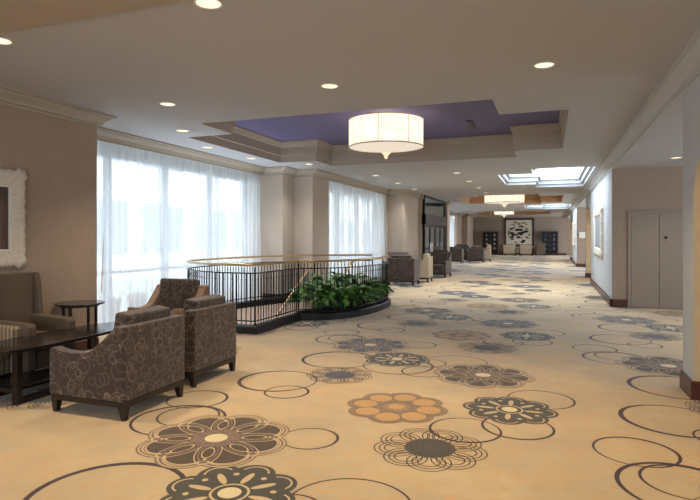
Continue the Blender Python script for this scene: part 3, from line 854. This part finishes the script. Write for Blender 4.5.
# side table
sd = empty('side_table', (-5.31,5.10,0), 0, 'round dark side table with glossy top between settee and curtains', 'side table')
t = MB(); t.lathe([(0,.69),(.275,.69),(.28,.695),(.28,.703),(.275,.708),(0,.708)], 40); t.build('tabletop', M['table_gloss'], parent=sd)
t = MB(); t.lathe([(.22,.665),(.225,.69),(.2,.69),(.2,.665),(.22,.665)], 32); t.build('apron', M['espresso'], parent=sd)
for a in (.3,1.87,3.44,5.01):
    l = MB(); l.frustum(.2*math.cos(a), .2*math.sin(a), 0,.675,.010,.013); l.build('leg', M['espresso'], parent=sd)

# ornate frame on left wall
of = empty('ornate_wall_frame', (XL,4.02,1.70), 0, 'ornate carved white frame around a dark mirror on the brown wall', 'picture frame')
def ornate(mb, w, h, fw, t=.05, wob=.012, seed=3):
    rnd = random.Random(seed)
    # outer wavy outline, in y-z plane, facing +x
    N = 34; outer_ = []
    def side(p0,p1,nv):
        for i in range(N):
            u = i/N; p = Vector(p0).lerp(Vector(p1),u)
            o_ = wob*abs(math.sin(u*PI*8))+wob*.6*math.sin(u*PI*23+seed)
            if u < .07 or u > .93: o_ += wob*1.6
            outer_.append(p+Vector(nv)*o_)
    side((-w,-h),(w,-h),(0,-1)); side((w,-h),(w,h),(1,0)); side((w,h),(-w,h),(0,1)); side((-w,h),(-w,-h),(-1,0))
    inner = []
    for (a,b) in (((-1,-1),(1,-1)),((1,-1),(1,1)),((1,1),(-1,1)),((-1,1),(-1,-1))):
        for i in range(N):
            u = i/N; inner.append(Vector((a[0]*(w-fw),a[1]*(h-fw))).lerp(Vector((b[0]*(w-fw),b[1]*(h-fw))),u))
    rows = [(0.0,.005),(0.0,t*.6),(.25,t),(.5,t*.65),(.8,t*.9),(1.0,t*.5),(1.0,.005)]
    v = []; f = []; K = 4*N
    for r_,x in rows:
        for i in range(K):
            p = outer_[i].lerp(inner[i], r_)
            bump = (rnd.random()-.5)*.018 if 0 < r_ < .9 else 0
            v.append((x+bump,p.x,p.y))
    for j in range(len(rows)-1):
        for i in range(K): f.append((j*K+i, j*K+(i+1) % K, (j+1)*K+(i+1) % K, (j+1)*K+i))
    mb.add(v,f)
m_ = MB(); ornate(m_, .56,.53,.19); m_.build('carved_frame', M['plaster_frame'], parent=of, smooth=True)
m_ = MB(); m_.add([(.012,-.38,-.35),(.012,.38,-.35),(.012,.38,.35),(.012,-.38,.35)], [(0,1,2,3)]); m_.build('mirror_panel', M['mirror'], parent=of)
m_ = MB(); sweep(m_, [(-.37,-.34),(.37,-.34),(.37,.34),(-.37,.34)], [(0,.0),(.02,.0),(.02,.02),(0,.02)], closed=True)
m_.v = [(z+.02,x,y) for x,y,z in m_.v]; m_.build('inner_trim', M['white_trim'], parent=of)

# framed pieces on right wall
for k,(y0,y1,lb) in enumerate(((14.3,17.9,'white ornate framed picture on the pale wall past the alcove'),(30.5,33.4,'white framed picture on the distant pale right-hand wall'))):
    fr = empty('wall_picture', (XR,(y0+y1)/2,1.62), 0, lb, 'picture frame')
    w = (y1-y0)/2-.25
    m_ = MB(); ornate(m_, w*.75,.62,.2, t=.07, wob=.02, seed=5); m_.v = [(-x,y,z) for x,y,z in m_.v]; m_.build('carved_frame', M['plaster_frame'], parent=fr, smooth=True)
    m_ = MB(); m_.box(-.03,0,-w*.75+.1,w*.75-.1,-.5,.5); m_.build('picture_panel', M['greyprint'], parent=fr)

# wall sign on distant pier
s_ = MB(); s_.box(1.34,1.62,29.15,29.18,1.42,1.72); tag(s_.build('wall_sign', M['paper'], bevel=.004), 'small blank white plaque on the distant brown wall', 'sign')

# ------------------------------------------------------------------ middle seating group
armchair('armchair', loc=(-4.27,16.65,0), rz=PI/2, W=.84, D=.8, hb=.84, ha=.82, boxy=True, label='dark boxy armchair with its back to the camera past the stair railing', group='armchairs of the middle seating group', pillow=True)
armchair('armchair', loc=(-4.02,17.95,0), rz=PI, W=.7, D=.66, hb=.84, ha=.62, body='beige', cush='beige', label='cream armchair between two dark armchairs of the middle seating group', group='armchairs of the middle seating group')
armchair('armchair', loc=(-3.9,20.35,0), rz=-PI/2-.1, W=.80, D=.8, hb=.92, ha=.62, label='dark armchair facing the camera beside the glass doors', group='armchairs of the middle seating group')
armchair('armchair', loc=(-4.86,18.0,0), rz=-PI/2+.1, W=.72, D=.7, hb=.98, ha=.60, body='mauve', cush='mauve', label='mauve-brown armchair facing the camera, half hidden behind the dark boxy armchair', group='armchairs of the middle seating group', pillow=False)
md = empty('side_table', (-4.2,19.15,0), 0, 'small dark round table between the armchairs of the middle seating group', 'side table')
t = MB(); t.lathe([(0,.52),(.26,.52),(.26,.55),(0,.55)], 28); t.build('tabletop', M['table_gloss'], parent=md)
t = MB(); t.lathe([(.18,0),(.18,.02),(.03,.04),(.03,.52)], 16); t.build('pedestal', M['espresso'], parent=md)
# far group
armchair('armchair', loc=(-5.0,31.0,0), rz=PI/2, W=.86, D=.8, hb=.84, ha=.80, boxy=True, label='dark boxy armchair in the far seating group beside the entrance pier', group='armchairs of the far seating group')
armchair('armchair', loc=(-5.0,33.2,0), rz=-PI/2, W=.9, D=.8, hb=.95, ha=.62, label='high-backed armchair facing the camera in the far seating group', group='armchairs of the far seating group')
armchair('armchair', loc=(-4.0,32.6,0), rz=PI/2, W=.86, D=.8, hb=.84, ha=.82, boxy=True, label='wide dark armchair seen from behind in the far seating group', group='armchairs of the far seating group')
armchair('armchair', loc=(-3.72,34.2,0), rz=PI, W=.7, D=.7, hb=.92, ha=.62, body='beige', cush='beige', label='cream armchair at the corridor side of the far seating group', group='armchairs of the far seating group')
fd = empty('side_table', (-4.3,34.0,0), 0, 'low dark table inside the far seating group', 'side table')
t = MB(); t.lathe([(0,.42),(.35,.42),(.35,.45),(0,.45)], 28); t.build('tabletop', M['table_gloss'], parent=fd)
t = MB(); t.lathe([(.22,0),(.22,.02),(.04,.04),(.04,.42)], 16); t.build('pedestal', M['espresso'], parent=fd)

# ------------------------------------------------------------------ end of corridor
def display(x, label):
    root = empty('display_shelf', (x,YE-.28,0), 0, label, 'shelf unit', 'dark display shelves on the end wall')
    W = .62; Hh = 1.9
    f_ = MB(); f_.box(-W,-W+.06,-.2,.2,0,Hh); f_.box(W-.06,W,-.2,.2,0,Hh); f_.box(-W,W,-.2,.2,Hh-.06,Hh); f_.box(-W,W,-.2,.2,0,.12); f_.box(-.03,.03,-.2,.2,0,Hh); f_.build('frame', M['shelf_dark'], parent=root)
    b_ = MB(); b_.box(-W,W,.18,.2,0,Hh); b_.build('back_panel', M['black'], parent=root)
    for k in range(4):
        s_ = MB(); s_.box(-W+.06,W-.06,-.19,.19,.42+k*.36,.45+k*.36); s_.build('shelf', M['shelf_dark'], parent=root)
    return root
v0 = None
for n_,(x,lb,ml) in enumerate(((-4.62,'dark display shelf left of the large black-framed artwork','pale_ceramic'),(-.02,'dark display shelf right of the large black-framed artwork','blue_glass'))):
    display(x, lb)
    for k in range(4):
        for q in (-.32,.32):
            vz = MB(); s = random.uniform(.75,1.1); vz.lathe([(0,0),(.07*s,0),(.1*s,.08*s),(.06*s,.17*s),(.035*s,.2*s),(.05*s,.23*s),(0,.23*s)], 12)
            o = vz.build('vase', M[ml], loc=(x+q,YE-.33,.45+k*.36), smooth=True)
            tag(o, ('pale ceramic vase' if n_ == 0 else 'blue ceramic vase')+' on the dark display shelf %s of the artwork' % ('left' if n_ == 0 else 'right'), 'vase', 'vases on the %s display shelf' % ('left' if n_ == 0 else 'right'))
aw = empty('framed_artwork', (-2.38,YE,1.85), 0, 'large square abstract artwork in a thick black frame on the end wall', 'artwork')
m_ = MB(); sweep(m_, [(-1.02,-1.0),(1.02,-1.0),(1.02,1.0),(-1.02,1.0)], [(0,0),(.14,0),(.14,.08),(0,.06)], closed=True); m_.v = [(x,-z-.01,y) for x,y,z in m_.v]; m_.build('frame', M['black'], parent=aw)
m_ = MB(); m_.box(-1.03,1.03,-.03,-.005,-1.01,1.01); m_.build('canvas', M['canvas'], parent=aw)
for k,(x,lb) in enumerate(((-3.0,'ivory boxy armchair below the artwork, nearer the left shelf'),(-1.75,'ivory boxy armchair below the artwork, nearer the right shelf'))):
    armchair('armchair', loc=(x,45.2,0), rz=PI/2, W=.86, D=.85, hb=.84, ha=.80, body='ivory', cush='ivory', boxy=True, label=lb, group='ivory armchairs below the artwork', pillow=False)
cn = empty('console_table', (-2.375,44.9,0), 0, 'small dark-framed table between the two ivory armchairs', 'console table')
t = MB(); t.box(-.16,.16,-.2,.2,.52,.56); t.build('tabletop', M['espresso'], parent=cn)
for sx in (-1,1):
    for sy in (-1,1):
        l = MB(); l.box(sx*.14-.02,sx*.14+.02,sy*.17-.02,sy*.17+.02,0,.52); l.build('leg', M['espresso'], parent=cn)
armchair('armchair', loc=(-.85,45.0,0), rz=PI/2+.5, W=.75, D=.8, hb=.9, ha=.6, body='taupe', cush='taupe', label='brown armchair in front of the right display shelf', group='patterned armchairs by the end wall')
vz = MB(); vz.lathe([(0,0),(.17,0),(.2,.3),(.15,.7),(.1,.8),(.14,.9),(0,.9)], 20); tag(vz.build('floor_vase', M['taupe'], loc=(-3.72,45.9,0), smooth=True), 'tall brown floor vase between the left shelf and the artwork', 'vase')

# ------------------------------------------------------------------ chandeliers
def chandelier(x, y, r, z0, z1, label):
    root = empty('drum_chandelier', (x,y,z1+.05), 0, label, 'chandelier')
    d0 = z0-(z1+.05); d1 = -.05
    s_ = MB(); s_.lathe([(r,d0),(r,d1)], 64); shd = s_.build('lamp_shade', M['shade'], parent=root, smooth=True)
    for z in (d0,d1):
        q = MB(); q.tube([(r*1.003*math.cos(2*PI*i/64), r*1.003*math.sin(2*PI*i/64), z) for i in range(64)], .008 if z == d0 else .007, 6, closed=True); q.build('shade_ring', M['seam'], parent=shd)
    for k in range(8):
        a = 2*PI*k/8+.1
        q = MB(); q.tube([(r*1.003*math.cos(a),r*1.003*math.sin(a),d0),(r*1.003*math.cos(a),r*1.003*math.sin(a),d1)], .004, 5); q.build('shade_seam', M['seam'], parent=shd)
    q = MB(); q.lathe([(r*.985,d0+.02),(r*.5,d0-.0),(r*.26,d0-.04),(r*.1,d0-.1)], 48); q.build('diffuser', M['diffuser'], parent=root, smooth=True)
    q = MB(); q.lathe([(r*.12,d0-.09),(r*.09,d0-.12),(r*.05,d0-.13),(r*.06,d0-.15),(.02,d0-.19),(0,d0-.2)], 16); q.build('finial', M['crystal'], parent=root, smooth=True)
    q = MB(); q.lathe([(0,0.0),(.16,0.0),(.16,-.03),(.02,-.04),(.02,-.12),(0,-.12)], 20); q.build('canopy', M['chrome'], parent=root)
    li = bpy.data.lights.new('lamp', 'POINT'); li.energy = 5; li.color = (1,.80,.58); li.shadow_soft_size = .15
    lo_ = bpy.data.objects.new('bulb_light', li); C.objects.link(lo_); lo_.parent = root; lo_.location = (0,0,d1-.1)
    return root
M['seam'] = plain('bronze_seam', (150,120,90), .5)
chandelier(-2.65,9.1,.64,3.03,3.49,'large glowing cream drum chandelier in the violet ceiling recess')
chandelier(-1.9,25.2,.85,2.99,3.44,'second drum chandelier, wide and glowing, in the tan ceiling recess')
chandelier(-3.0,39.6,.66,3.02,3.46,'distant small drum chandelier in front of the end wall')

for k,(x,y) in enumerate(((-1.35,10.2),(-1.3,7.9))):
    vm = MB(); vm.box(-.05,.05,-.35,.35,-.012,0); vm.box(-.035,.035,-.33,.33,-.016,-.012)
    o = vm.build('ceiling_vent', M['black'], loc=(x,y,H+.452))
    tag(o, 'narrow dark slot vent in the violet ceiling, %s' % ('farther from the camera, near the recess rim' if k == 0 else 'nearer the camera, beside the ear notch'), 'vent', 'slot vents')
# ------------------------------------------------------------------ downlights
def place_downlights():
    pts = []
    for x,y in ((-.05,3.21),(-.05,5.44),(-2.2,3.21),(-2.2,5.42),(-4.22,3.24),(-4.34,5.49),(-5.22,6.95),(-5.78,8.4),(-5.75,9.9),(-5.0,11.1),
                (-4.3,13.8),(-4.3,16.0),(-4.3,18.2),(-2.2,13.9),(-2.2,16.15),(-2.2,18.4),(-2.2,20.6),
                (-.05,.8),(-2.2,.8),(-4.3,.8),(-.05,-1.8),(-2.2,-1.8),(-4.3,-1.8),
                (-4.3,30.5),(-2.2,30.5),(-4.3,34.2),(-2.2,34.2),(.4,39.6),(-2.2,44.6),(-4.6,44.6),(.2,44.6)):
        pts.append((x,y,H if y > 3.2 else H-.02))
    pts += [(2.15,11.4,HB),(2.2,8.6,HB),(2.6,25.5,HB),(2.8,42,HB)]
    t0 = None
    for k,(x,y,z) in enumerate(pts):
        root = empty('downlight', (x,y,z))
        if t0 is None:
            q = MB(); q.lathe([(.082,-.001),(.088,-.006),(.098,-.006),(.1,-.001)], 28); t0 = q.build('trim_ring', M['white_trim'], parent=root, smooth=True)
            q = MB(); q.lathe([(0,-.003),(.083,-.003)], 28); d0 = q.build('lens', M['bulb'], parent=root)
        else:
            for s_ in (t0,d0):
                c = s_.copy(); C.objects.link(c); c.parent = root
        li = bpy.data.lights.new('lamp','SPOT'); li.energy = 60 if y < 6 else 38; li.spot_size = R(105 if y < 6 else 125); li.spot_blend = .8; li.color = (1,.80,.55) if y < 6 else (1,.96,.90); li.shadow_soft_size = .06
        if x > XR: li.energy = 30
        if y > 30: li.energy = 50
        if y < 3: li.energy = 32
        lo_ = bpy.data.objects.new('spot_light', li); C.objects.link(lo_); lo_.parent = root; lo_.location = (0,0,-.02)
        row = {(-.05): 'right', (-2.2): 'middle', (-4.3): 'left'}.get(x, 'left')
        if x > XR: lab, grp = 'round recessed downlight in the lower ceiling of the side alcove', 'alcove downlights'
        elif y < 3: lab, grp = 'round downlight set in the lower warm-lit ceiling band', 'downlights in the warm ceiling band'
        elif y < 3.4: lab, grp = 'round downlight on the line where the warm-lit ceiling band ends', 'downlights along the warm ceiling band'
        elif y < 6: lab, grp = 'round downlight in the row just before the violet recess', 'downlights before the violet recess'
        elif y < 12: lab, grp = 'small downlight between the violet recess and the curtained window', 'downlights along the curtained window'
        elif x > -3 and y < 22: lab, grp = 'small downlight in the corridor row past the violet recess', 'downlights in the corridor row'
        elif y < 22: lab, grp = 'small downlight in the row beside the second curtained window', 'downlights beside the second window'
        else: lab, grp = 'tiny downlight in the far corridor ceiling', 'far corridor downlights'
        tag(root, lab, 'downlight', grp)
place_downlights()

# warm light in arched side rooms
for y in (4.4,20.6,36.3):
    li = bpy.data.lights.new('side_room_lamp','POINT'); li.energy = 10 if y < 10 else 26; li.color = (1,.74,.46) if y < 10 else (1,.86,.66); li.shadow_soft_size = .2
    o = bpy.data.objects.new('side_room_lamp', li); C.objects.link(o); o.location = (XR+2.0,y,2.5)

# daylight: sky + street, then added fill lamps
w = bpy.data.worlds.new('World'); sc.world = w; w.use_nodes = True
bg = w.node_tree.nodes['Background']; bg.inputs[0].default_value = (.86,.93,1,1); bg.inputs[1].default_value = 2.8
def area(name, loc, rot, sx, sy, e, col):
    li = bpy.data.lights.new(name,'AREA'); li.shape = 'RECTANGLE'; li.size = sx; li.size_y = sy; li.energy = e; li.color = col
    o = bpy.data.objects.new(name, li); C.objects.link(o); o.location = loc; o.rotation_euler = rot; return o

area('stairwell_fill_light', (-5.0,9.6,-2.7), (R(180),0,0), 1.2, 3.2, 220, (.80,.90,1))  # unseen cool fill added below, aimed up at the ceiling
area('alcove_fill_light', (5.1,9.6,1.5), (0,R(90),0), 2.4, 5.5, 45, (.80,.90,1))  # cool fill lamps added out of view in each alcove
area('alcove_fill_light', (5.1,25.6,1.5), (0,R(90),0), 2.4, 5.5, 140, (.80,.90,1))
area('alcove_fill_light', (5.1,43,1.5), (0,R(90),0), 2.4, 6, 120, (.90,.95,1))
area('rear_fill_light', (-2.2,-3.9,1.6), (R(90),0,0), 6, 2.4, 110, (.84,.92,1))  # cool fill added behind the camera; the back wall has no opening
# camera
cam = bpy.data.cameras.new('camera'); co = bpy.data.objects.new('camera', cam); C.objects.link(co)
cam.sensor_width = 36; cam.lens = 36*550/700; cam.shift_y = -13.5/700
co.location = (0,0,1.5); co.rotation_euler = (R(90),0,math.atan2(200,550)); cam.clip_end = 200
sc.camera = co
sc.view_settings.view_transform = 'Standard'; sc.view_settings.look = 'None'
sc.view_settings.exposure = 1.3; sc.view_settings.gamma = 1.0
sc.cycles.max_bounces = 10; sc.cycles.diffuse_bounces = 6; sc.cycles.transparent_max_bounces = 16
sc.cycles.sample_clamp_indirect = 6; sc.cycles.caustics_reflective = False; sc.cycles.caustics_refractive = False
